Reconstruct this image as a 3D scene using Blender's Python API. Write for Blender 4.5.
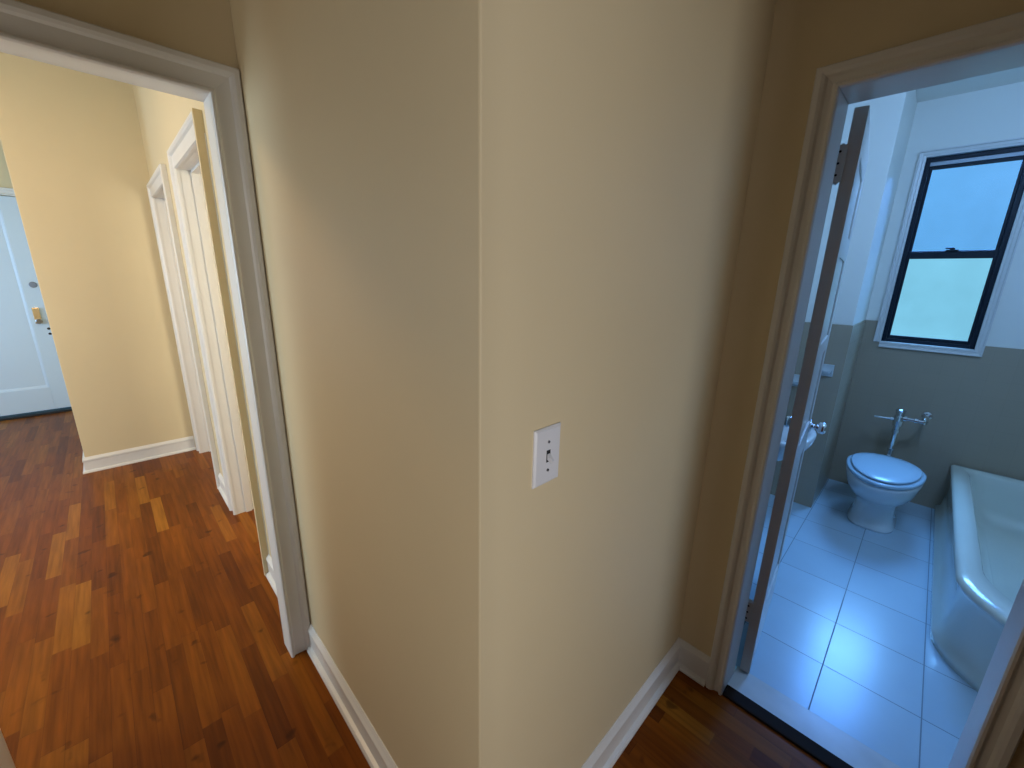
import bpy, bmesh, math
from mathutils import Vector, Matrix
for o in list(bpy.data.objects): bpy.data.objects.remove(o)
sc = bpy.context.scene
col = sc.collection

# ------------------------------------------------------------------ camera
H = 1.57
th, ro, ya = [math.radians(a) for a in (14.717, -1.216, 45.358)]
fwd = Vector((math.cos(ya)*math.cos(th), math.sin(ya)*math.cos(th), -math.sin(th)))
rgt = Vector((math.sin(ya), -math.cos(ya), 0))
dwn = fwd.cross(rgt)
r2 = rgt*math.cos(ro) + dwn*math.sin(ro)
d2 = -rgt*math.sin(ro) + dwn*math.cos(ro)
M3 = Matrix((r2, -d2, -fwd)).transposed()
cam = bpy.data.cameras.new('camera')
cam.sensor_width = 36.0
cam.lens = 408.9/1024*36.0
cam.clip_start = 0.02
co = bpy.data.objects.new('camera', cam)
co.matrix_world = Matrix.Translation((0, 0, H)) @ M3.to_4x4()
col.objects.link(co)
sc.camera = co
sc.view_settings.view_transform = 'Standard'
sc.view_settings.look = 'None'
sc.view_settings.gamma = 1
sc.view_settings.use_curve_mapping = False
sc.view_settings.exposure = 0.0

# ------------------------------------------------------------------ world
w = bpy.data.worlds.new('world'); sc.world = w; w.use_nodes = True
nt = w.node_tree
bg = nt.nodes['Background']
bg.inputs[0].default_value = (0.24, 0.64, 0.98, 1)
bg.inputs[1].default_value = 1.0

# ------------------------------------------------------------------ lights
def area(name, loc, direction, sx, sy, power, color):
    l = bpy.data.lights.new(name, 'AREA'); l.shape = 'RECTANGLE'
    l.size = sx; l.size_y = sy; l.energy = power; l.color = color
    o = bpy.data.objects.new(name, l)
    o.location = loc
    o.rotation_euler = Vector(direction).to_track_quat('-Z', 'Y').to_euler()
    col.objects.link(o); return o
DAY = (0.62, 0.82, 1.0)
area('hall_window_daylight', (-2.50, 2.6, 1.40), (1, 0.35, -0.1), 1.4, 1.7, 84, DAY)
area('foyer_window_daylight', (-2.50, 5.6, 1.5), (1, 0.3, 0), 1.2, 1.6, 46, (0.32, 0.62, 1.0))
area('hall_warm_fill', (-1.0, 3.0, 2.88), (0, 0, -1), 0.5, 0.5, 22, (1.0, 0.66, 0.36))  # added warm fill for the bounce off the wood floor, no real lamp
area('corridor_doorway_daylight', (-0.76, 1.42, 1.45), (1, -0.15, 0), 0.28, 1.3, 3.3, (1.0, 0.97, 0.92))
area('rear_doorway_daylight', (-0.52, -1.45, 1.25), (0, 1, 0), 0.35, 1.5, 29.0, (0.98, 0.97, 1.0))
area('bathroom_sky_light', (5.3, 0.0, 3.5), (-2.6, 0.0, -2.3), 1.6, 2.2, 520, (0.155, 0.42, 1.0))
area('bathroom_fill', (2.05, -0.40, 2.62), (0.75, 0.0, -0.62), 0.5, 0.4, 17, (0.26, 0.51, 1.0))  # invented blue fill aimed at the window wall, no fixture here
area('side_room_daylight', (1.45, 1.12, 1.6), (-0.45, 1, 0), 0.8, 1.4, 38, (1.0, 0.93, 0.74))

# ------------------------------------------------------------------ materials
MATS = {}
def mat(name, color, rough=0.5, metallic=0.0, coat=0.0, bump=None, noise=None, spec=0.5):
    m = bpy.data.materials.new(name); m.use_nodes = True
    n = m.node_tree.nodes; l = m.node_tree.links
    b = n['Principled BSDF']
    b.inputs['Base Color'].default_value = (*color, 1)
    b.inputs['Roughness'].default_value = rough
    b.inputs['Metallic'].default_value = metallic
    b.inputs['Coat Weight'].default_value = coat
    b.inputs['Specular IOR Level'].default_value = spec
    if bump or noise:
        g = n.new('ShaderNodeNewGeometry')
    if bump:
        t = n.new('ShaderNodeTexNoise'); t.inputs['Scale'].default_value = bump[0]
        t.inputs['Detail'].default_value = 4
        l.new(g.outputs['Position'], t.inputs['Vector'])
        bp = n.new('ShaderNodeBump'); bp.inputs['Strength'].default_value = bump[1]
        bp.inputs['Distance'].default_value = 0.01
        l.new(t.outputs['Fac'], bp.inputs['Height']); l.new(bp.outputs['Normal'], b.inputs['Normal'])
    if noise:
        t = n.new('ShaderNodeTexNoise'); t.inputs['Scale'].default_value = noise[0]
        t.inputs['Detail'].default_value = 3
        l.new(g.outputs['Position'], t.inputs['Vector'])
        r = n.new('ShaderNodeValToRGB')
        a = noise[1]
        r.color_ramp.elements[0].position = 0.3; r.color_ramp.elements[1].position = 0.7
        r.color_ramp.elements[0].color = (*[c*(1-a) for c in color], 1)
        r.color_ramp.elements[1].color = (*[min(1, c*(1+a)) for c in color], 1)
        l.new(t.outputs['Fac'], r.inputs['Fac']); l.new(r.outputs['Color'], b.inputs['Base Color'])
    MATS[name] = m
    return m

mat('wall_paint', (0.72, 0.595, 0.37), 0.55, bump=(9, 0.12), noise=(1.6, 0.02))
mat('bounce_cut_dark', (0.16, 0.13, 0.09), 0.6)  # unseen walls made dark to keep bounced light off the passage
mat('ceiling_paint', (0.80, 0.76, 0.68), 0.8, bump=(12, 0.1))
mat('trim_paint', (0.76, 0.74, 0.70), 0.32, bump=(25, 0.10), noise=(6, 0.02))
mat('bath_paint', (0.90, 0.88, 0.80), 0.5, bump=(10, 0.1))
mat('door_paint', (0.64, 0.74, 0.82), 0.35, bump=(14, 0.08))
mat('bath_door_paint', (0.66, 0.65, 0.62), 0.35, bump=(20, 0.08))
mat('porcelain', (0.82, 0.85, 0.86), 0.12, coat=0.5)
mat('tub_enamel', (0.76, 0.80, 0.70), 0.16, coat=0.5, noise=(5, 0.02))
mat('seat_plastic', (0.42, 0.58, 0.70), 0.25)
mat('chrome', (0.72, 0.74, 0.76), 0.12, 1.0)
mat('dark_chrome', (0.35, 0.36, 0.38), 0.2, 1.0)
mat('brass', (0.80, 0.66, 0.42), 0.22, 1.0)
mat('steel_grey', (0.22, 0.25, 0.30), 0.4, 0.6)
mat('black_metal', (0.010, 0.016, 0.026), 0.45, spec=0.25)
mat('dark_wood', (0.020, 0.010, 0.006), 0.6, spec=0.1)
mat('black_hole', (0.01, 0.01, 0.01), 0.6)
mat('switch_plastic', (0.74, 0.74, 0.76), 0.35)
mat('ceramic', (0.78, 0.82, 0.82), 0.15, coat=0.4)
mat('marble_saddle', (0.66, 0.68, 0.68), 0.25, noise=(7, 0.10))
mat('sash_liner', (0.55, 0.60, 0.66), 0.4)

def nodes_of(name):
    m = bpy.data.materials.new(name); m.use_nodes = True
    MATS[name] = m
    return m.node_tree.nodes, m.node_tree.links
def math_node(n, l, op, a, b=None):
    x = n.new('ShaderNodeMath'); x.operation = op
    for i, v in enumerate((a, b)):
        if v is None: continue
        if isinstance(v, (int, float)): x.inputs[i].default_value = v
        else: l.new(v, x.inputs[i])
    return x.outputs[0]

# oak strip floor, boards along Y
n, l = nodes_of('oak_strip_floor')
b = n['Principled BSDF']
g = n.new('ShaderNodeNewGeometry'); s = n.new('ShaderNodeSeparateXYZ'); l.new(g.outputs['Position'], s.inputs[0])
u = math_node(n, l, 'DIVIDE', s.outputs['X'], 0.057)
row = math_node(n, l, 'FLOOR', u)
wn = n.new('ShaderNodeTexWhiteNoise'); wn.noise_dimensions = '1D'; l.new(row, wn.inputs['W'])
v = math_node(n, l, 'ADD', math_node(n, l, 'DIVIDE', s.outputs['Y'], 0.52), math_node(n, l, 'MULTIPLY', wn.outputs['Value'], 7.0))
cell = math_node(n, l, 'FLOOR', v)
cmb = n.new('ShaderNodeCombineXYZ'); l.new(row, cmb.inputs[0]); l.new(cell, cmb.inputs[1])
wn2 = n.new('ShaderNodeTexWhiteNoise'); wn2.noise_dimensions = '2D'; l.new(cmb.outputs[0], wn2.inputs['Vector'])
ramp = n.new('ShaderNodeValToRGB'); cr = ramp.color_ramp
cols = [(0.0, (0.130, 0.032, 0.002)), (0.2, (0.175, 0.045, 0.003)), (0.55, (0.215, 0.058, 0.004)), (0.85, (0.255, 0.078, 0.006)), (1.0, (0.34, 0.125, 0.013))]
cr.elements[0].position = 0; cr.elements[0].color = (*cols[0][1], 1)
cr.elements[1].position = 1; cr.elements[1].color = (*cols[-1][1], 1)
for p, c in cols[1:-1]:
    e = cr.elements.new(p); e.color = (*c, 1)
l.new(wn2.outputs['Value'], ramp.inputs['Fac'])
# grain
gv = n.new('ShaderNodeCombineXYZ')
l.new(math_node(n, l, 'MULTIPLY', s.outputs['X'], 60.0), gv.inputs[0])
l.new(math_node(n, l, 'MULTIPLY', s.outputs['Y'], 3.5), gv.inputs[1])
l.new(math_node(n, l, 'MULTIPLY', wn2.outputs['Value'], 30.0), gv.inputs[2])
gn = n.new('ShaderNodeTexNoise'); gn.inputs['Scale'].default_value = 1; gn.inputs['Detail'].default_value = 3
l.new(gv.outputs[0], gn.inputs['Vector'])
gr = n.new('ShaderNodeMapRange'); gr.inputs[1].default_value = 0.25; gr.inputs[2].default_value = 0.75
gr.inputs[3].default_value = 0.66; gr.inputs[4].default_value = 1.22
l.new(gn.outputs['Fac'], gr.inputs[0])
# knots / blotches
kn = n.new('ShaderNodeTexNoise'); kn.inputs['Scale'].default_value = 11; kn.inputs['Detail'].default_value = 2
l.new(g.outputs['Position'], kn.inputs['Vector'])
kr = n.new('ShaderNodeMapRange'); kr.inputs[1].default_value = 0.66; kr.inputs[2].default_value = 0.74
kr.inputs[3].default_value = 1.0; kr.inputs[4].default_value = 0.45
l.new(kn.outputs['Fac'], kr.inputs[0])
# gaps
fu = math_node(n, l, 'FRACT', u); fv = math_node(n, l, 'FRACT', v)
g1 = math_node(n, l, 'GREATER_THAN', fu, 0.025); g2 = math_node(n, l, 'GREATER_THAN', fv, 0.004)
gap = math_node(n, l, 'MULTIPLY', g1, g2)
gp = n.new('ShaderNodeMapRange'); gp.inputs[3].default_value = 0.72; gp.inputs[4].default_value = 1.0; l.new(gap, gp.inputs[0])
f = math_node(n, l, 'MULTIPLY', gr.outputs[0], math_node(n, l, 'MULTIPLY', kr.outputs[0], gp.outputs[0]))
mx = n.new('ShaderNodeVectorMath'); mx.operation = 'SCALE'
l.new(ramp.outputs['Color'], mx.inputs[0]); l.new(f, mx.inputs['Scale'])
l.new(mx.outputs[0], b.inputs['Base Color'])
b.inputs['Roughness'].default_value = 0.36
b.inputs['Specular IOR Level'].default_value = 0.12
b.inputs['Coat Weight'].default_value = 0.04; b.inputs['Coat Roughness'].default_value = 0.25
bp = n.new('ShaderNodeBump'); bp.inputs['Strength'].default_value = 0.25; bp.inputs['Distance'].default_value = 0.002
l.new(f, bp.inputs['Height']); l.new(bp.outputs['Normal'], b.inputs['Normal'])

def tile_mat(name, axes, size, off, grout_w, c_tile, c_grout, rough, vary=0.03):
    n, l = nodes_of(name)
    b = n['Principled BSDF']
    g = n.new('ShaderNodeNewGeometry'); s = n.new('ShaderNodeSeparateXYZ'); l.new(g.outputs['Position'], s.inputs[0])
    masks = []; cells = []
    for ax, sz, of in zip(axes, size, off):
        u = math_node(n, l, 'DIVIDE', math_node(n, l, 'SUBTRACT', s.outputs[ax], of), sz)
        cells.append(math_node(n, l, 'FLOOR', u))
        fr = math_node(n, l, 'FRACT', math_node(n, l, 'ADD', u, grout_w/sz/2))
        masks.append(math_node(n, l, 'GREATER_THAN', fr, grout_w/sz))
    m = math_node(n, l, 'MULTIPLY', masks[0], masks[1])
    cm = n.new('ShaderNodeCombineXYZ'); l.new(cells[0], cm.inputs[0]); l.new(cells[1], cm.inputs[1])
    wn = n.new('ShaderNodeTexWhiteNoise'); wn.noise_dimensions = '2D'; l.new(cm.outputs[0], wn.inputs['Vector'])
    tn = n.new('ShaderNodeTexNoise'); tn.inputs['Scale'].default_value = 9; tn.inputs['Detail'].default_value = 5
    l.new(g.outputs['Position'], tn.inputs['Vector'])
    mr = n.new('ShaderNodeMapRange'); mr.inputs[3].default_value = 1-vary; mr.inputs[4].default_value = 1+vary
    l.new(math_node(n, l, 'MULTIPLY', math_node(n, l, 'ADD', wn.outputs['Value'], tn.outputs['Fac']), 0.5), mr.inputs[0])
    sc_ = n.new('ShaderNodeVectorMath'); sc_.operation = 'SCALE'; sc_.inputs[0].default_value = c_tile
    l.new(mr.outputs[0], sc_.inputs['Scale'])
    mix = n.new('ShaderNodeMix'); mix.data_type = 'RGBA'
    mix.inputs[6].default_value = (*c_grout, 1); l.new(m, mix.inputs[0]); l.new(sc_.outputs[0], mix.inputs[7])
    l.new(mix.outputs[2], b.inputs['Base Color'])
    rr = n.new('ShaderNodeMapRange'); rr.inputs[3].default_value = 0.7; rr.inputs[4].default_value = rough
    l.new(m, rr.inputs[0]); l.new(rr.outputs[0], b.inputs['Roughness'])
    bp = n.new('ShaderNodeBump'); bp.inputs['Strength'].default_value = 0.15; bp.inputs['Distance'].default_value = 0.002
    l.new(m, bp.inputs['Height']); l.new(bp.outputs['Normal'], b.inputs['Normal'])
tile_mat('floor_tile', ('X', 'Y'), (0.316, 0.303), (1.935, 0.040), 0.004, (0.50, 0.65, 0.76), (0.21, 0.28, 0.35), 0.22, 0.06)
tile_mat('wall_tile_yz', ('Y', 'Z'), (0.108, 0.108), (0.0, 0.0), 0.002, (0.44, 0.36, 0.26), (0.42, 0.343, 0.248), 0.30, 0.02)
tile_mat('wall_tile_xz', ('X', 'Z'), (0.108, 0.108), (0.0, 0.0), 0.002, (0.44, 0.36, 0.26), (0.42, 0.343, 0.248), 0.30, 0.02)

def pane_mat(name, tint):
    n, l = nodes_of(name)
    n.remove(n['Principled BSDF'])
    out = n['Material Output']
    t = n.new('ShaderNodeBsdfTransparent')
    g = n.new('ShaderNodeNewGeometry')
    tx = n.new('ShaderNodeTexNoise'); tx.inputs['Scale'].default_value = 3.2; tx.inputs['Detail'].default_value = 3
    l.new(g.outputs['Position'], tx.inputs['Vector'])
    r = n.new('ShaderNodeValToRGB')
    r.color_ramp.elements[0].position = 0.3; r.color_ramp.elements[1].position = 0.7
    r.color_ramp.elements[0].color = (*[c*0.93 for c in tint], 1)
    r.color_ramp.elements[1].color = (*[min(1, c*1.0) for c in tint], 1)
    l.new(tx.outputs['Fac'], r.inputs['Fac']); l.new(r.outputs['Color'], t.inputs[0])
    gl = n.new('ShaderNodeBsdfGlossy'); gl.inputs['Roughness'].default_value = 0.35
    mx = n.new('ShaderNodeMixShader'); mx.inputs[0].default_value = 0.02
    l.new(t.outputs[0], mx.inputs[1]); l.new(gl.outputs[0], mx.inputs[2]); l.new(mx.outputs[0], out.inputs['Surface'])
pane_mat('glass_clear', (0.74, 0.83, 0.955))
pane_mat('glass_aqua', (0.98, 1.0, 0.95))
# ------------------------------------------------------------------ helpers
def finish(name, bm, m, parent=None, smooth=False):
    bmesh.ops.recalc_face_normals(bm, faces=bm.faces)
    me = bpy.data.meshes.new(name); bm.to_mesh(me); bm.free()
    if smooth:
        for p in me.polygons: p.use_smooth = True
    if isinstance(m, str): m = [m]
    for x in m: me.materials.append(MATS[x])
    o = bpy.data.objects.new(name, me); col.objects.link(o)
    if parent is not None:
        o.parent = parent
    return o
def add_box(bm, x0, x1, y0, y1, z0, z1, bev=0.0, mi=0):
    r = bmesh.ops.create_cube(bm, size=1)
    vs = r['verts']
    for v in vs:
        v.co = Vector(((x0+x1)/2 + v.co.x*(x1-x0), (y0+y1)/2 + v.co.y*(y1-y0), (z0+z1)/2 + v.co.z*(z1-z0)))
    fs = set(f for v in vs for f in v.link_faces)
    for f in fs: f.material_index = mi
    if bev > 0:
        es = list(set(e for v in vs for e in v.link_edges))
        bmesh.ops.bevel(bm, geom=es, offset=bev, segments=2, profile=0.6, affect='EDGES', material=mi)
def box(name, dims, m, parent=None, bev=0.0):
    bm = bmesh.new(); add_box(bm, *dims, bev=bev); return finish(name, bm, m, parent)
def boxes(name, lst, m, parent=None, bev=0.0):
    bm = bmesh.new()
    for d in lst: add_box(bm, *d, bev=bev)
    return finish(name, bm, m, parent)
def struct(o): o['kind'] = 'structure'; return o
def empty(name, loc, rz=0):
    o = bpy.data.objects.new(name, None); o.location = loc; o.rotation_euler = (0, 0, rz); o.empty_display_size = 0.1
    col.objects.link(o); return o
def tag(o, label, cat, group=None):
    o['label'] = label; o['category'] = cat
    if group: o['group'] = group
    return o
def loft(bm, rings, cap0=True, cap1=True):
    R = [[bm.verts.new(p) for p in r] for r in rings]
    n = len(R[0])
    for a, b in zip(R[:-1], R[1:]):
        for i in range(n):
            bm.faces.new((a[i], a[(i+1) % n], b[(i+1) % n], b[i]))
    if cap0: bm.faces.new(list(reversed(R[0])))
    if cap1: bm.faces.new(R[-1])
def frames(path):
    T = []
    for i in range(len(path)):
        a = path[max(i-1, 0)]; b = path[min(i+1, len(path)-1)]
        T.append((b-a).normalized())
    return T
def add_tube(bm, path, rad, seg=14):
    path = [Vector(p) for p in path]
    if isinstance(rad, (int, float)): rad = [rad]*len(path)
    T = frames(path)
    ref = Vector((0, 0, 1)) if abs(T[0].z) < 0.9 else Vector((1, 0, 0))
    rings = []
    for p, t, r in zip(path, T, rad):
        x = (ref - t*ref.dot(t))
        if x.length < 1e-4: x = Vector((0, 1, 0)) - t*t.y
        x.normalize(); y = t.cross(x)
        rings.append([p + x*math.cos(2*math.pi*k/seg)*r + y*math.sin(2*math.pi*k/seg)*r for k in range(seg)])
    loft(bm, rings)
# moulding profile swept with mitres around a path in a plane.
# origin O, in-plane axes A (sideways), B (up), outward normal N.
def sweep_profile(bm, pts, closed_prof, O, A, B, N, side=1):
    """pts: 2D path (a,b); profile (w,d): w = offset to the left of the path direction * side, d = out along N"""
    O, A, B, N = map(Vector, (O, A, B, N))
    P = [Vector(p) for p in pts]
    rings = []
    for i, p in enumerate(P):
        din = (P[i]-P[i-1]).normalized() if i > 0 else None
        dout = (P[i+1]-P[i]).normalized() if i < len(P)-1 else None
        if din is None: din = dout
        if dout is None: dout = din
        n1 = Vector((-din.y, din.x))*side; n2 = Vector((-dout.y, dout.x))*side
        m = (n1+n2); m = m/(m.dot(n1))
        rings.append([O + A*(p.x+m.x*w_) + B*(p.y+m.y*w_) + N*d_ for w_, d_ in closed_prof])
    loft(bm, rings)
def casing_profile(W, D=0.020):
    return [(0, 0), (0, D*0.55), (0.004, D*0.85), (0.010, D*0.85), (0.014, D*0.5), (0.018, D*0.42), (W-0.030, D*0.62), (W-0.024, D*0.95), (W-0.016, D*1.15),
            (W-0.004, D*1.15), (W, D*0.9), (W, 0)]
def base_profile(h=0.125, d=0.014):   # (height, projection)
    return [(0, 0), (0, d+0.016), (0.008, d+0.016), (0.016, d+0.011), (0.020, d), (h-0.035, d), (h-0.030, d+0.004), (h-0.018, d+0.003), (h-0.010, d-0.004), (h, 0.003), (h, 0)]
def baseboard(name, pts, side, h=0.125, parent=None, m='trim_paint'):
    """pts: XY polyline on the wall face; room on the given side (+1 = left of the direction)"""
    P = [Vector((p[0], p[1])) for p in pts]
    prof = base_profile(h)
    bm = bmesh.new(); rings = []
    for i, p in enumerate(P):
        din = (P[i]-P[i-1]).normalized() if i > 0 else (P[1]-P[0]).normalized()
        dout = (P[i+1]-P[i]).normalized() if i < len(P)-1 else din
        n1 = Vector((-din.y, din.x))*side; n2 = Vector((-dout.y, dout.x))*side
        m_ = n1+n2; m_ = m_/m_.dot(n1)
        rings.append([Vector((p.x+m_.x*pr, p.y+m_.y*pr, hh)) for hh, pr in prof])
    loft(bm, rings)
    return struct(finish(name, bm, m, parent))

# ------------------------------------------------------------------ key dimensions
PX, PY = 0.405, 0.483          # outside corner of the passage walls
YA0, YA1 = 1.62, 1.69          # doorway wall to the hall
XB0, XB1 = 1.49, 1.62          # doorway wall to the bathroom
AX0, AX1, AZ = -0.430, 0.318, 2.070
BY0, BY1, BZ = -0.302, 0.290, 2.068
ZC = 2.70
HY = 4.45                      # far hall wall
XS1 = 0.525                    # back face of hall side wall
O1a, O1b = 2.23, 2.985
O2a, O2b = 3.56, 4.30
OZ = 2.09
FX = 6.62                      # front door wall (Y)
XW = 4.07                      # bathroom window wall
CX, CY = 3.41, 0.352           # bathroom chase corner
BL, BR = 0.77, -1.00           # bathroom side walls
ZB = 2.74

# ------------------------------------------------------------------ floors, ceilings
struct(boxes('floor', [(-2.62, 1.535, -1.62, FX+0.12, -0.06, 0.0), (1.535, 2.62, 0.90, 4.6, -0.06, 0.0)], 'oak_strip_floor'))
struct(boxes('floor_bathroom', [(1.655, XW+0.02, BR-0.02, BL+0.02, -0.06, 0.0)], 'floor_tile'))
struct(box('trim_1', (1.535, 1.655, BY0, BY1, -0.05, 0.006), 'marble_saddle', bev=0.002))
struct(box('trim_2', (1.478, 1.535, BY0, BY1, 0.0, 0.010), 'dark_wood', bev=0.004))
struct(boxes('ceiling', [(-2.62, 1.62, -1.62, YA1, ZC, ZC+0.08), (1.62, 2.62, 0.90, YA1, ZC, ZC+0.08)], 'ceiling_paint'))
struct(box('ceiling_hall', (-2.62, 2.62, YA1, FX+0.12, 2.95, 3.03), 'wall_paint'))
struct(box('ceiling_bathroom', (XB0, XW+0.2, BR-0.12, BL+0.12, ZB, ZB+0.08), 'bath_paint'))

# ------------------------------------------------------------------ passage walls
def poly_prism(name, poly, z0, z1, m):
    bm = bmesh.new()
    loft(bm, [[Vector((x, y, z0)) for x, y in poly], [Vector((x, y, z1)) for x, y in poly]])
    return finish(name, bm, m)
c = 0.0035
struct(poly_prism('wall_corner', [(PX, YA1), (PX, PY+c), (PX+0.001, PY+0.001), (PX+c, PY), (XB0, PY), (XB0, PY+0.12), (XS1, PY+0.12), (XS1, YA1)], 0, ZC, 'wall_paint'))
struct(boxes('wall_left', [(AX1+0.018, PX, YA0, YA1, 0, ZC), (AX0-0.018, AX1+0.018, YA0, YA1, AZ+0.018, ZC), (-0.95, AX0-0.018, YA0, YA1, 0, ZC)], 'wall_paint'))
struct(boxes('wall_right', [(XB0, XB1-0.01, BY1+0.018, BL+0.12, 0, ZC), (XB0, XB1-0.01, BY0-0.018, BY1+0.018, BZ+0.018, ZC), (XB0, XB1-0.01, -1.62, BY0-0.018, 0, ZC)], 'wall_paint'))
struct(boxes('wall_right_bathroom_side', [(XB1-0.01, XB1, BY1+0.018, BL, 0, ZB), (XB1-0.01, XB1, BY0-0.018, BY1+0.018, BZ+0.018, ZB), (XB1-0.01, XB1, BR, BY0-0.018, 0, ZB)], 'bath_paint'))
struct(boxes('wall_camera_side', [(-1.02, -0.90, -1.62, YA1, 0, ZC), (-1.02, 1.49, -1.62, -1.50, 0, ZC)], 'bounce_cut_dark'))
struct(boxes('wall_light_blocker', [(0.50, XB0, -0.62, -0.52, 0, ZC), (0.40, 0.50, -1.50, -0.52, 0, ZC), (-0.90, -0.20, -0.62, -0.52, 0, ZC), (-0.20, 0.40, -0.62, -0.52, 2.05, ZC)], 'bounce_cut_dark'))  # unseen partition added to shade the doorway walls from the rear light

# hall side wall with two openings, continuing the passage wall
struct(boxes('wall_hall_side', [(PX, XS1, YA1, O1a-0.018, 0, 2.95), (PX, XS1, O1a-0.018, O1b+0.018, OZ+0.018, 2.95), (PX, XS1, O1b+0.018, O2a-0.018, 0, 2.95),
       (PX, XS1, O2a-0.018, O2b+0.018, OZ+0.018, 2.95), (PX, XS1, O2b+0.018, HY+0.1, 0, 2.95)], 'wall_paint'))
struct(box('wall_hall_far', (-0.312, PX+0.01, HY, FX, 0, 2.95), 'wall_paint', bev=0.004))
struct(boxes('wall_side_room', [(2.50, 2.62, 0.90, 4.6, 0, 2.95), (XS1, 2.62, 4.55, 4.67, 0, 2.95), (XS1, 2.62, 0.89, 1.01, 0, 2.95)], 'wall_paint'))
struct(boxes('wall_hall_window_side', [(-2.74, -2.60, YA0, FX+0.12, 0, 2.95), (-2.62, -0.95, YA0, YA1, 0, 2.95)], 'wall_paint'))
FD0, FD1, FZ = -1.37, -0.45, 2.24
struct(boxes('wall_front_door', [(-2.62, FD0, FX, FX+0.14, 0, 2.95), (FD1, -0.30, FX, FX+0.14, 0, 2.95), (FD0, FD1, FX, FX+0.14, FZ, 2.95)], 'wall_paint'))

# ------------------------------------------------------------------ door jambs + casings
def lining(name, dims, m='trim_paint'):
    return struct(boxes(name, dims, m, bev=0.0015))
# hall doorway
lining('trim_3', [(AX1, AX1+0.018, YA0-0.004, YA1+0.004, 0, AZ+0.018), (AX0-0.018, AX0, YA0-0.004, YA1+0.004, 0, AZ+0.018), (AX0, AX1, YA0-0.004, YA1+0.004, AZ, AZ+0.018)])
bm = bmesh.new()
W = PX-AX1-0.001
sweep_profile(bm, [(AX1, 0.0), (AX1, AZ), (AX0, AZ), (AX0, 0.0)], [(w_, d_) for w_, d_ in casing_profile(0.085)], (0, YA0-0.001, 0), (1, 0, 0), (0, 0, 1), (0, -1, 0), side=-1)
struct(finish('trim_4', bm, 'trim_paint'))
bm = bmesh.new()
sweep_profile(bm, [(AX1, 0.0), (AX1, AZ), (AX0, AZ), (AX0, 0.0)], casing_profile(0.085), (0, YA1+0.001, 0), (1, 0, 0), (0, 0, 1), (0, 1, 0), side=-1)
struct(finish('trim_5', bm, 'trim_paint'))
# bathroom doorway
lining('trim_7', [(XB0-0.004, XB1+0.002, BY1, BY1+0.018, 0, BZ+0.018), (XB0-0.004, XB1+0.002, BY0-0.018, BY0, 0, BZ+0.018), (XB0-0.004, XB1+0.002, BY0, BY1, BZ, BZ+0.018)])
bm = bmesh.new()
sweep_profile(bm, [(BY1, 0.0), (BY1, BZ), (BY0, BZ), (BY0, 0.0)], casing_profile(0.060), (XB0-0.001, 0, 0), (0, 1, 0), (0, 0, 1), (-1, 0, 0), side=-1)
struct(finish('trim_8', bm, 'trim_paint'))
# side openings in the hall
for k, (a, b_) in enumerate(((O1a, O1b), (O2a, O2b))):
    lining('trim_%d' % (10+2*k), [(PX-0.004, XS1+0.004, b_, b_+0.018, 0, OZ+0.018), (PX-0.004, XS1+0.004, a-0.018, a, 0, OZ+0.018), (PX-0.004, XS1+0.004, a, b_, OZ, OZ+0.018),
                                 (PX+0.045, PX+0.080, b_-0.012, b_, 0, OZ), (PX+0.045, PX+0.080, a, b_, OZ-0.012, OZ)])
    bm = bmesh.new()
    pts = [(b_, 0.0), (b_, OZ), (a, OZ)] if k == 0 else [(b_, 0.0), (b_, OZ), (a, OZ), (a, 0)]
    sweep_profile(bm, pts, casing_profile(0.100, 0.027), (PX-0.001, 0, 0), (0, 1, 0), (0, 0, 1), (-1, 0, 0), side=-1)
    struct(finish('trim_%d' % (11+2*k), bm, 'trim_paint'))
struct(box('trim_16', (PX-0.033, PX, O1a-0.016, O1a+0.004, 0, OZ+0.101), 'wall_paint', bev=0.002))
# front door surround + saddle
bm = bmesh.new()
sweep_profile(bm, [(FD1, 0.0), (FD1, FZ), (FD0, FZ), (FD0, 0.0)], casing_profile(0.072), (0, FX-0.001, 0), (1, 0, 0), (0, 0, 1), (0, -1, 0), side=-1)
struct(finish('trim_14', bm, 'trim_paint'))
struct(box('trim_15', (FD0, FD1, FX-0.03, FX+0.12, 0, 0.022), 'black_hole', bev=0.003))

# ------------------------------------------------------------------ baseboards
baseboard('baseboard_corner', [(PX, YA0-0.024), (PX, PY), (XB0, PY)], side=-1)
baseboard('baseboard_right', [(XB0, PY-0.001), (XB0, BY1+0.062)], side=-1)
baseboard('baseboard_hall_near', [(PX, O1a-0.018), (PX, YA1+0.024)], side=-1)
baseboard('baseboard_hall_middle', [(PX, O2a-0.102), (PX, O1b+0.102)], side=-1)
baseboard('baseboard_hall_far', [(PX-0.032, HY), (-0.312, HY), (-0.312, FX)], side=1)
baseboard('baseboard_side_room', [(2.50, 4.55), (2.50, 1.01)], side=-1)

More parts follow.
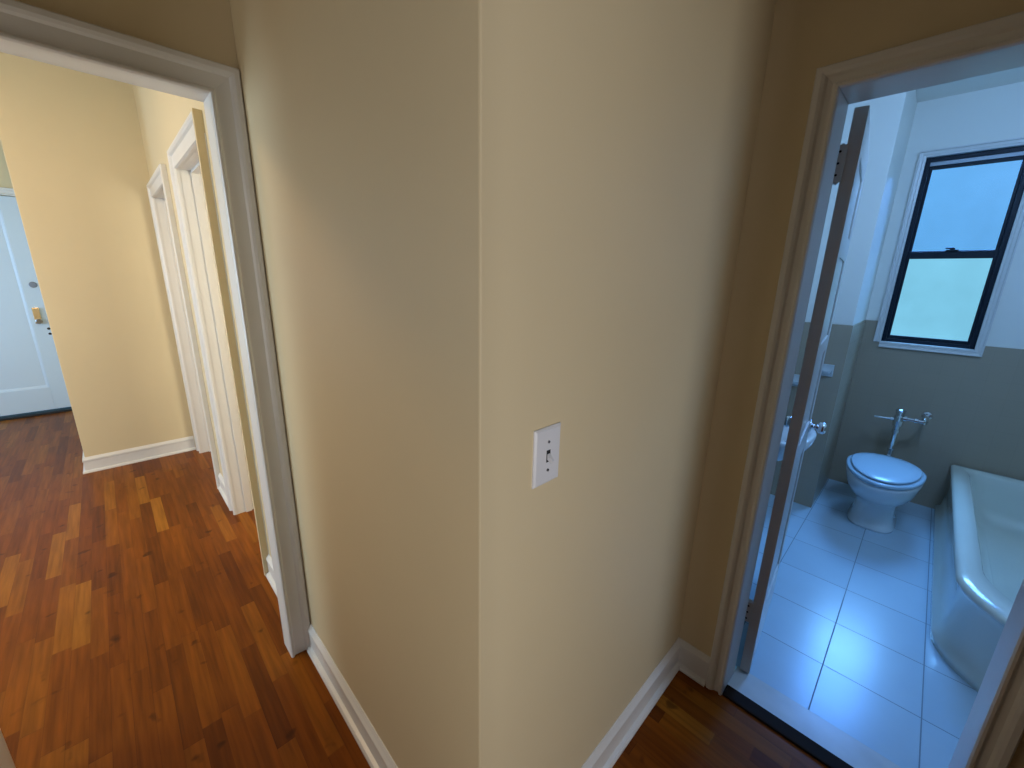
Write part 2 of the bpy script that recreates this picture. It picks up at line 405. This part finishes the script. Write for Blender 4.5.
# ------------------------------------------------------------------ front door
d = empty('door_1', (FD0, FX+0.02, 0.0)); struct(d)
def loc_boxes(name, lst, m, parent, bev=0.0, world=True):
    bm = bmesh.new()
    L = parent.location if parent else Vector((0, 0, 0))
    for q in lst:
        add_box(bm, q[0]-L.x, q[1]-L.x, q[2]-L.y, q[3]-L.y, q[4]-L.z, q[5]-L.z, bev=bev)
    return finish(name, bm, m, parent)
ST = 0.135
yf = FX+0.02
loc_boxes('door_slab', [(FD0+0.004, FD1-0.004, yf+0.014, yf+0.045, 0.040, FZ-0.004)], 'door_paint', d)
loc_boxes('door_frame', [(FD0+0.004, FD0+ST, yf, yf+0.016, 0.040, FZ-0.004), (FD1-ST, FD1-0.004, yf, yf+0.016, 0.040, FZ-0.004),
          (FD0+ST, FD1-ST, yf, yf+0.016, 0.040, 0.29), (FD0+ST, FD1-ST, yf, yf+0.016, 2.11, FZ-0.004)], 'door_paint', d, bev=0.003)
bm = bmesh.new()
q = [(FD1-ST, 0.29), (FD1-ST, 2.11), (FD0+ST, 2.11), (FD0+ST, 0.29), (FD1-ST, 0.29)]
sweep_profile(bm, q, [(0, 0), (0, 0.010), (0.006, 0.010), (0.022, 0.003), (0.024, 0)], (-d.location.x, yf+0.015-d.location.y, 0), (1, 0, 0), (0, 0, 1), (0, -1, 0), side=1)
finish('panel_moulding', bm, 'door_paint', d)
def disc_y(name, x, z, r, y0, y1, m, parent, seg=24, rx=None):
    bm = bmesh.new(); L = parent.location
    rings = []
    for y, k in ((y0, 1.0), (y1+0.002, 1.0), (y1, 0.85)):
        rings.append([Vector((x-L.x+math.cos(2*math.pi*i/seg)*r*k, y-L.y, z-L.z+math.sin(2*math.pi*i/seg)*r*k)) for i in range(seg)])
    loft(bm, rings)
    return finish(name, bm, m, parent)
o = disc_y('peephole', -0.506, 1.385, 0.030, yf+0.002, yf-0.008, 'steel_grey', d); o['label'] = 'round grey peephole disc'
lk = loc_boxes('door_lock', [(-0.560, -0.508, yf-0.024, yf+0.002, 0.985, 1.150)], 'brass', d, bev=0.004); lk['label'] = 'brass lock case'
kb = disc_y('lock_knob', -0.528, 1.010, 0.026, yf-0.020, yf-0.060, 'dark_chrome', d)
kb['label'] = 'round metal lock knob'
for z in (0.925, 0.870):
    disc_y('screw_hole', -0.478, z, 0.013, yf+0.002, yf-0.003, 'black_hole', d, seg=12)

# ------------------------------------------------------------------ bathroom shell
struct(boxes('wall_bathroom_left', [(XB1, CX, BL, BL+0.12, 1.310, ZB)], 'bath_paint'))
struct(boxes('wall_bathroom_left_tile', [(XB1, CX, BL-0.004, BL+0.12, 0, 1.310)], 'wall_tile_xz'))
struct(boxes('wall_bathroom_right', [(XB1, XW+0.1, BR-0.12, BR, 1.310, ZB)], 'bath_paint'))
struct(boxes('wall_bathroom_right_tile', [(XB1, XW+0.1, BR-0.12, BR+0.004, 0, 1.310)], 'wall_tile_xz'))
# boxed chase in the corner
struct(box('wall_chase', (CX, XW+0.1, CY, BL+0.12, 1.310, ZB), 'bath_paint', bev=0.004))
bm = bmesh.new(); add_box(bm, CX-0.004, XW+0.1, CY-0.004, BL+0.12, 0, 1.310)
bm.faces.ensure_lookup_table()
bm.normal_update()
for f_ in bm.faces: f_.material_index = 1 if abs(f_.normal.y) > 0.5 else 0
struct(finish('wall_chase_tile', bm, ['wall_tile_yz', 'wall_tile_xz']))
# window wall with opening
WY0, WY1, WZ0, WZ1 = -0.236, 0.243, 1.160, 2.395
TL = 1.310; TR = 1.195
struct(boxes('wall_window', [(XW, XW+0.16, WY1, BL+0.12, TL, ZB), (XW, XW+0.16, BR-0.12, WY0, TR, ZB), (XW, XW+0.16, WY0, WY1, WZ1, ZB)], 'bath_paint'))
struct(boxes('wall_window_tile', [(XW-0.004, XW+0.16, WY1, BL+0.12, 0, TL), (XW-0.004, XW+0.16, BR-0.12, WY0, 0, TR), (XW-0.004, XW+0.16, WY0, WY1, 0, WZ0)], 'wall_tile_yz'))
# window
wn_ = empty('window_1', (XW, 0.0, WZ0)); struct(wn_)
bm = bmesh.new()
sweep_profile(bm, [(WY1, WZ0), (WY1, WZ1), (WY0, WZ1), (WY0, WZ0), (WY1, WZ0)], [(-0.004, 0.0), (-0.004, 0.012), (0.008, 0.014), (0.012, 0.008), (0.026, 0.010), (0.030, 0.020), (0.036, 0.020), (0.038, 0.0)],
              (-0.004, 0, -WZ0), (0, 1, 0), (0, 0, 1), (-1, 0, 0), side=-1)
finish('window_trim', bm, 'trim_paint', wn_)
loc_boxes('window_reveal', [(XW-0.002, XW+0.12, WY1-0.004, WY1+0.004, WZ0, WZ1), (XW-0.002, XW+0.12, WY0-0.004, WY0+0.004, WZ0, WZ1), (XW-0.002, XW+0.12, WY0, WY1, WZ0-0.004, WZ0+0.004), (XW-0.002, XW+0.12, WY0, WY1, WZ1-0.004, WZ1+0.004)], 'sash_liner', wn_)
a0, a1, z0_, z1_ = WY0+0.004, WY1-0.004, WZ0+0.004, WZ1-0.004
xf = XW+0.020
t = 0.024
loc_boxes('window_frame', [(xf, xf+0.07, a0, a0+t, z0_, z1_), (xf, xf+0.07, a1-t, a1, z0_, z1_), (xf, xf+0.07, a0+t, a1-t, z1_-0.026, z1_), (xf, xf+0.07, a0+t, a1-t, z0_, z0_+0.024)], 'black_metal', wn_, bev=0.002)
loc_boxes('window_track', [(xf+0.018, xf+0.03, a0+t, a1-t, z1_-0.048, z1_-0.026)], 'sash_liner', wn_)
GY0, GY1 = -0.192, 0.198
MR0, MR1 = 1.748, 1.800
up = loc_boxes('upper_sash', [(xf+0.036, xf+0.058, a0+t, GY0, MR0, z1_-0.040), (xf+0.036, xf+0.058, GY1, a1-t, MR0, z1_-0.040), (xf+0.036, xf+0.058, GY0, GY1, 2.322, z1_-0.040), (xf+0.036, xf+0.058, GY0, GY1, MR0, MR1)], 'black_metal', wn_, bev=0.002)
lo = loc_boxes('lower_sash', [(xf+0.010, xf+0.032, a0+t, GY0, z0_+0.02, MR1-0.006), (xf+0.010, xf+0.032, GY1, a1-t, z0_+0.02, MR1-0.006), (xf+0.010, xf+0.032, GY0, GY1, z0_+0.02, 1.212), (xf+0.010, xf+0.032, GY0, GY1, MR0, MR1-0.006)], 'black_metal', wn_, bev=0.002)
p1 = loc_boxes('pane', [(xf+0.045, xf+0.049, GY0-0.004, GY1+0.004, MR1-0.004, 2.326)], 'glass_clear', wn_); p1.parent = up
p2 = loc_boxes('pane', [(xf+0.019, xf+0.023, GY0-0.004, GY1+0.004, 1.208, MR0+0.004)], 'glass_aqua', wn_); p2.parent = lo
bm = bmesh.new(); L = wn_.location
add_box(bm, xf+0.0-L.x, xf+0.030-L.x, -0.030, 0.030, MR1-0.006-L.z, MR1+0.004-L.z, bev=0.002)
add_tube(bm, [(xf+0.012-L.x, 0, MR1-L.z), (xf+0.012-L.x, 0, MR1+0.014-L.z)], 0.012)
add_tube(bm, [(xf+0.010-L.x, -0.004, MR1+0.012-L.z), (xf+0.004-L.x, 0.034, MR1+0.014-L.z)], [0.007, 0.004])
o = finish('sash_lock', bm, 'black_metal', wn_)

# ------------------------------------------------------------------ bathroom door (swung open)
hx, hy = 1.645, 0.2435
ang = math.atan2(0.3015-0.2435, 2.245-1.645)
d = empty('door_2', (hx, hy, 0.0), ang); struct(d)
DW, DT, DZ0, DZ1 = 0.603, 0.034, 0.012, 2.062
bm = bmesh.new(); add_box(bm, 0.0, DW, 0.006, DT-0.006, DZ0, DZ1)
finish('door_slab', bm, 'bath_door_paint', d)
rails = [(DZ0, 0.24), (0.86, 0.98), (1.30, 1.36), (1.655, 1.735), (1.95, DZ1)]
for nm, ya_, yb_ in (('door_frame', 0.0, 0.008), ('door_frame', DT-0.008, DT)):
    lst = [(0, 0.10, ya_, yb_, DZ0, DZ1), (DW-0.10, DW, ya_, yb_, DZ0, DZ1)] + [(0.10, DW-0.10, ya_, yb_, a, b_) for a, b_ in rails]
    bm = bmesh.new()
    for q in lst: add_box(bm, *q, bev=0.0015)
    finish(nm, bm, 'bath_door_paint', d)
bm = bmesh.new(); add_box(bm, -0.0008, 0.0, 0.0, DT, DZ0, DZ1); finish('door_edge', bm, 'bath_door_paint', d)
def knob(bm, x, y, z, sgn):
    s_ = sgn
    prof = [(0.0, 0.030), (0.004, 0.030), (0.008, 0.024), (0.010, 0.011), (0.026, 0.010), (0.030, 0.018), (0.036, 0.025), (0.050, 0.027), (0.060, 0.022), (0.063, 0.010)]
    seg = 20
    loft(bm, [[Vector((x+r*math.cos(2*math.pi*i/seg), y+s_*h, z+r*math.sin(2*math.pi*i/seg))) for i in range(seg)] for h, r in prof])
for sgn, y in ((-1, 0.0), (1, DT)):
    bm = bmesh.new(); knob(bm, DW-0.055, y, 0.945, sgn)
    o = finish('door_knob', bm, 'chrome', d, smooth=True); o['label'] = 'chrome door knob'
bm = bmesh.new(); add_box(bm, DW-0.085, DW-0.025, DT, DT+0.004, 1.00, 1.16, bev=0.001)
add_tube(bm, [(DW-0.055, DT+0.003, 1.10), (DW-0.055, DT+0.035, 1.10)], 0.014)
finish('door_bolt', bm, 'dark_chrome', d)
# hinges: leaf on the jamb end, knuckle and leaf on the door edge
for z0h, z1h in ((1.865, 1.965), (0.255, 0.345)):
    bm = bmesh.new()
    add_box(bm, -0.0035, -0.0008, 0.004, DT-0.002, z0h, z1h)
    add_box(bm, -0.0140, -0.0006, DT-0.004, DT+0.0175, z0h, z1h)
    for j in range(5):
        za = z0h + (z1h-z0h)*j/5; zb = z0h + (z1h-z0h)*(j+0.92)/5
        add_tube(bm, [(0.0005, DT+0.010, za), (0.0005, DT+0.010, zb)], 0.0068, 12)
    add_tube(bm, [(0.0005, DT+0.010, z1h), (0.0005, DT+0.010, z1h+0.006)], [0.0078, 0.003], 12)
    add_tube(bm, [(0.0005, DT+0.010, z0h-0.006), (0.0005, DT+0.010, z0h)], [0.003, 0.0078], 12)
    h_ = finish('hinge', bm, 'bath_door_paint', d)
    bm = bmesh.new()
    for j in range(3):
        zz = z0h+(z1h-z0h)*(0.18+0.32*j)
        add_tube(bm, [(-0.012, DT+0.012, zz), (-0.0155, DT+0.012, zz)], 0.0035, 10)
    s_ = finish('screw', bm, 'black_hole', h_)
    h_.parent = d

# ------------------------------------------------------------------ toilet
TX, TY = 3.55, 0.030
t = empty('toilet', (TX, TY, 0.0)); tag(t, 'white toilet with closed lid under the bathroom window', 'toilet')
def egg(xf_, xb, wd, z, n=48, p=2.0, y0=0.0, x0=0.0):
    pts = []
    for i in range(n):
        a = 2*math.pi*i/n
        c_, s_ = math.cos(a), math.sin(a)
        rx = xb if c_ > 0 else xf_
        px = math.copysign(abs(c_)**(2/p), c_)*rx; py = math.copysign(abs(s_)**(2/p), s_)*wd
        pts.append(Vector((x0+px, y0+py, z)))
    return pts
bm = bmesh.new()
rings = [egg(0.185, 0.27, 0.124, 0.0, p=3.0), egg(0.187, 0.27, 0.126, 0.014, p=3.0), egg(0.172, 0.26, 0.114, 0.030, p=2.9), egg(0.160, 0.25, 0.106, 0.080, p=2.8),
         egg(0.155, 0.25, 0.104, 0.140, p=2.7), egg(0.165, 0.26, 0.108, 0.175, p=2.5), egg(0.215, 0.28, 0.134, 0.205, p=2.3), egg(0.285, 0.30, 0.165, 0.250, p=2.2),
         egg(0.330, 0.31, 0.183, 0.295, p=2.1), egg(0.352, 0.315, 0.191, 0.335, p=2.1), egg(0.360, 0.315, 0.195, 0.358, p=2.1), egg(0.358, 0.313, 0.193, 0.370, p=2.1), egg(0.345, 0.305, 0.182, 0.375, p=2.1)]
loft(bm, rings); finish('bowl', bm, 'porcelain', t, smooth=True)
bm = bmesh.new()
loft(bm, [egg(0.366, 0.20, 0.195, 0.376), egg(0.371, 0.205, 0.199, 0.382), egg(0.371, 0.205, 0.199, 0.392), egg(0.360, 0.195, 0.190, 0.399)])
finish('seat', bm, 'seat_plastic', t, smooth=True)
bm = bmesh.new()
loft(bm, [egg(0.335, 0.180, 0.168, 0.397), egg(0.335, 0.180, 0.168, 0.403), egg(0.345, 0.188, 0.177, 0.404), egg(0.346, 0.189, 0.178, 0.411), egg(0.336, 0.182, 0.170, 0.416), egg(0.25, 0.14, 0.12, 0.419), egg(0.10, 0.06, 0.05, 0.420)])
finish('lid', bm, 'seat_plastic', t, smooth=True)
for s_ in (-1, 1):
    bm = bmesh.new(); add_tube(bm, [(0.205, s_*0.075, 0.374), (0.205, s_*0.075, 0.400)], [0.016, 0.012])
    finish('seat_hinge', bm, 'seat_plastic', t)
# flush valve (part of the toilet)
bm = bmesh.new(); X = 0.29
prof = [(0.370, 0.026), (0.385, 0.026), (0.388, 0.014), (0.430, 0.014), (0.432, 0.019), (0.445, 0.019), (0.447, 0.014), (0.560, 0.0145), (0.562, 0.021), (0.585, 0.021),
        (0.588, 0.017), (0.610, 0.018), (0.614, 0.026), (0.650, 0.028), (0.680, 0.028), (0.686, 0.022), (0.710, 0.022), (0.716, 0.029), (0.728, 0.027), (0.736, 0.014)]
seg = 20
loft(bm, [[Vector((X+r*math.cos(2*math.pi*i/seg), r*math.sin(2*math.pi*i/seg), z)) for i in range(seg)] for z, r in prof])
fv = finish('flush_valve', bm, 'chrome', t, smooth=False); fv['label'] = 'chrome flush valve pipe'
bm = bmesh.new(); add_tube(bm, [(X, 0.015, 0.658), (X-0.004, 0.045, 0.657), (X-0.006, 0.046, 0.657), (X-0.012, 0.075, 0.656), (X-0.02, 0.128, 0.655)], [0.014, 0.013, 0.009, 0.007, 0.006])
finish('flush_handle', bm, 'chrome', fv)
bm = bmesh.new()
add_tube(bm, [(X, -0.02, 0.672), (X, -0.040, 0.672), (X, -0.042, 0.672), (X, -0.075, 0.672), (X, -0.077, 0.672), (X, -0.095, 0.671), (X, -0.097, 0.671), (X, -0.118, 0.670), (X+0.012, -0.132, 0.670), (X+0.03, -0.136, 0.670), (XW-TX-0.012, -0.136, 0.670)], [0.020, 0.020, 0.012, 0.012, 0.018, 0.018, 0.012, 0.013, 0.014, 0.013, 0.013])
add_tube(bm, [(XW-TX-0.016, -0.136, 0.670), (XW-TX-0.012, -0.136, 0.670), (XW-TX-0.004, -0.136, 0.670)], [0.018, 0.028, 0.030])
add_tube(bm, [(X+0.012, -0.126, 0.655), (X+0.012, -0.126, 0.690), (X+0.012, -0.126, 0.692), (X+0.012, -0.126, 0.700)], [0.017, 0.017, 0.012, 0.008])
finish('supply_stop', bm, 'chrome', fv)

# ------------------------------------------------------------------ bathtub
TB0, TB1 = 2.12, XW-0.020
TY0, TY1 = BR+0.020, -0.288
def tub_outline(inset, z, front_in=None, r=(0.33, 0.33), rb=0.02, n=1.75, k=12):
    fi = inset if front_in is None else front_in
    x0, x1, y0, y1 = TB0+fi, TB1-inset, TY0+inset, TY1-inset
    pts = []
    def corner(cx, cy, rx, ry, a0, nn):
        for i in range(k+1):
            a = a0 + math.pi/2*i/k
            c_, s_ = math.cos(a), math.sin(a)
            pts.append(Vector((cx+math.copysign(abs(c_)**(2/nn), c_)*rx, cy+math.copysign(abs(s_)**(2/nn), s_)*ry, z)))
    rx, ry = r
    corner(x1-rb, y1-rb, rb, rb, 0, 2)              # window wall, room side
    corner(x0+rx, y1-ry, rx, ry, math.pi/2, n)      # front, room side
    corner(x0+rx, y0+ry*0.6, rx, ry*0.6, math.pi, n)
    corner(x1-rb, y0+rb, rb, rb, 1.5*math.pi, 2)
    return pts
t = empty('bathtub', (0, 0, 0)); 
loc = Vector((3.1, -0.64, 0)); t.location = loc
tag(t, 'white built-in bathtub with rounded end along the right bathroom wall', 'bathtub')
ap = bmesh.new()
loft(ap, [[p-loc for p in r_] for r_ in (tub_outline(-0.012, 0.0, 0.045), tub_outline(-0.012, 0.040, 0.045), tub_outline(0.008, 0.060, 0.045), tub_outline(0.020, 0.16, 0.04), tub_outline(0.018, 0.30, 0.02), tub_outline(0.004, 0.335, 0.004))], cap1=False)
finish('apron', ap, 'tub_enamel', t, smooth=True)
rm = bmesh.new()
loft(rm, [[p-loc for p in r_] for r_ in (tub_outline(0.006, 0.333), tub_outline(-0.002, 0.345), tub_outline(0.0, 0.362), tub_outline(0.010, 0.371), tub_outline(0.045, 0.374), tub_outline(0.076, 0.368, 0.11, rb=0.06), tub_outline(0.086, 0.355, 0.125, rb=0.07),
     tub_outline(0.095, 0.30, 0.15, rb=0.08), tub_outline(0.115, 0.16, 0.20, rb=0.09), tub_outline(0.145, 0.09, 0.25, rb=0.10), tub_outline(0.20, 0.07, 0.32, r=(0.12, 0.12), rb=0.06, n=2))], cap0=False)
o = finish('basin', rm, 'tub_enamel', t, smooth=True)
dr = bmesh.new(); add_tube(dr, [(-0.45, 0.0, 0.0705), (-0.45, 0.0, 0.076)], 0.03); finish('drain', dr, 'chrome', t)

# ------------------------------------------------------------------ sink on the left bathroom wall
SX, SY0 = 2.50, 0.305
t = empty('sink', (SX, BL-0.006, 0)); tag(t, 'white wall-hung sink half hidden behind the open bathroom door', 'sink')
def sk(hw, front, z, k=10, n=2.6, back=0.0):
    pts = []
    for i in range(41):
        a = math.pi + math.pi*i/40
        c_, s_ = math.cos(a), math.sin(a)
        pts.append(Vector((math.copysign(abs(c_)**(2/n), c_)*hw, -0.24 - (abs(s_)**(2/n))*(front-0.24), z)))
    pts.append(Vector((hw, back, z))); pts.append(Vector((-hw, back, z)))
    return pts
FR = BL-0.006-SY0
bm = bmesh.new()
loft(bm, [sk(0.10, 0.28, 0.62), sk(0.17, FR-0.12, 0.655), sk(0.215, FR-0.04, 0.70), sk(0.235, FR-0.006, 0.755), sk(0.242, FR, 0.775), sk(0.242, FR, 0.795), sk(0.236, FR-0.006, 0.803),
          sk(0.205, FR-0.035, 0.800, back=-0.11), sk(0.190, FR-0.05, 0.77, back=-0.12), sk(0.14, FR-0.10, 0.70, back=-0.16), sk(0.06, 0.28, 0.675, back=-0.2)])
finish('basin', bm, 'porcelain', t, smooth=True)
bm = bmesh.new(); add_box(bm, -0.242, 0.242, -0.035, 0.0, 0.795, 0.90, bev=0.01); finish('backsplash', bm, 'porcelain', t)
for s_ in (-1, 1):
    bm = bmesh.new()
    add_tube(bm, [(s_*0.12, -0.075, 0.80), (s_*0.12, -0.075, 0.84), (s_*0.12, -0.075, 0.842), (s_*0.12, -0.075, 0.86)], [0.022, 0.015, 0.024, 0.024])
    add_tube(bm, [(s_*0.12, -0.075, 0.825), (s_*0.12, -0.12, 0.835), (s_*0.12, -0.155, 0.822)], [0.012, 0.012, 0.009])
    finish('faucet', bm, 'chrome', t)
bm = bmesh.new()
add_tube(bm, [(0, -0.26, 0.64), (0, -0.26, 0.50), (0, -0.24, 0.46), (0, -0.20, 0.45), (0, -0.16, 0.46), (0, -0.14, 0.50), (0, -0.10, 0.53), (0, -0.004, 0.53)], 0.017)
finish('drain_pipe', bm, 'chrome', t)

# ------------------------------------------------------------------ ceramic fixtures on the chase
def soap(y0, y1, z0, z1, label, tumbler=False):
    t = empty('soap_dish' if not tumbler else 'tumbler_holder', (CX-0.004, (y0+y1)/2, (z0+z1)/2)); tag(t, label, 'soap dish' if not tumbler else 'tumbler holder')
    hy_, hz = (y1-y0)/2, (z1-z0)/2
    bm = bmesh.new()
    f_ = 0.008
    for q in ((-0.012, 0.0, -hy_, hy_, hz-f_, hz), (-0.012, 0.0, -hy_, -hy_+f_, -hz, hz-f_), (-0.012, 0.0, hy_-f_, hy_, -hz, hz-f_), (-0.012, 0.0, -hy_+f_, hy_-f_, -hz, -hz+f_), (-0.004, 0.0, -hy_+f_, hy_-f_, -hz+f_, hz-f_)):
        add_box(bm, *q, bev=0.0015)
    finish('back_plate', bm, 'ceramic', t)
    bm = bmesh.new()
    pts = [(0.0, 1.0), (-0.025, 0.95), (-0.045, 0.6), (-0.050, 0.0), (-0.045, -0.6), (-0.025, -0.95), (0.0, -1.0)]
    def ring(k, z, dx=0): return [Vector((x*k-0.003, y*hy_*0.85*k, z)) for x, y in pts]
    loft(bm, [ring(0.75, -hz*0.55), ring(1.0, -hz*0.05), ring(1.0, hz*0.05), ring(0.85, hz*0.03), ring(0.6, -hz*0.3)])
    finish('tray', bm, 'ceramic', t)
soap(0.395, 0.475, 0.965, 1.045, 'small white ceramic soap dish on the tiled corner chase')
soap(0.545, 0.635, 0.860, 0.945, 'white ceramic tumbler holder seen through the gap behind the bathroom door', True)

# ------------------------------------------------------------------ light switch
t = empty('light_switch', (0.575, PY, 1.230)); tag(t, 'white toggle light switch plate on the beige wall beside the corner', 'light switch')
bm = bmesh.new()
loft(bm, [[Vector((sx*hx_, yy, sz*hz_)) for sx, sz in ((-1, -1), (1, -1), (1, 1), (-1, 1))] for hx_, hz_, yy in ((0.0385, 0.060, 0.0), (0.0385, 0.060, -0.003), (0.034, 0.0555, -0.0065))])
finish('cover_plate', bm, 'switch_plastic', t)
bm = bmesh.new(); add_box(bm, -0.0055, 0.0055, -0.0072, -0.006, -0.0125, 0.0125); finish('toggle_slot', bm, 'black_hole', t)
bm = bmesh.new()
loft(bm, [[Vector((sx*0.004, -0.006, z)) for sx, z in ((-1, -0.006), (1, -0.006), (1, 0.006), (-1, 0.006))], [Vector((sx*0.0032, -0.020, z)) for sx, z in ((-1, -0.013), (1, -0.013), (1, -0.006), (-1, -0.006))]])
finish('toggle', bm, 'switch_plastic', t)
for z in (0.030, -0.030):
    bm = bmesh.new(); add_tube(bm, [(0, -0.006, z), (0, -0.0082, z)], [0.0035, 0.0028], 12); finish('screw', bm, 'dark_chrome', t)
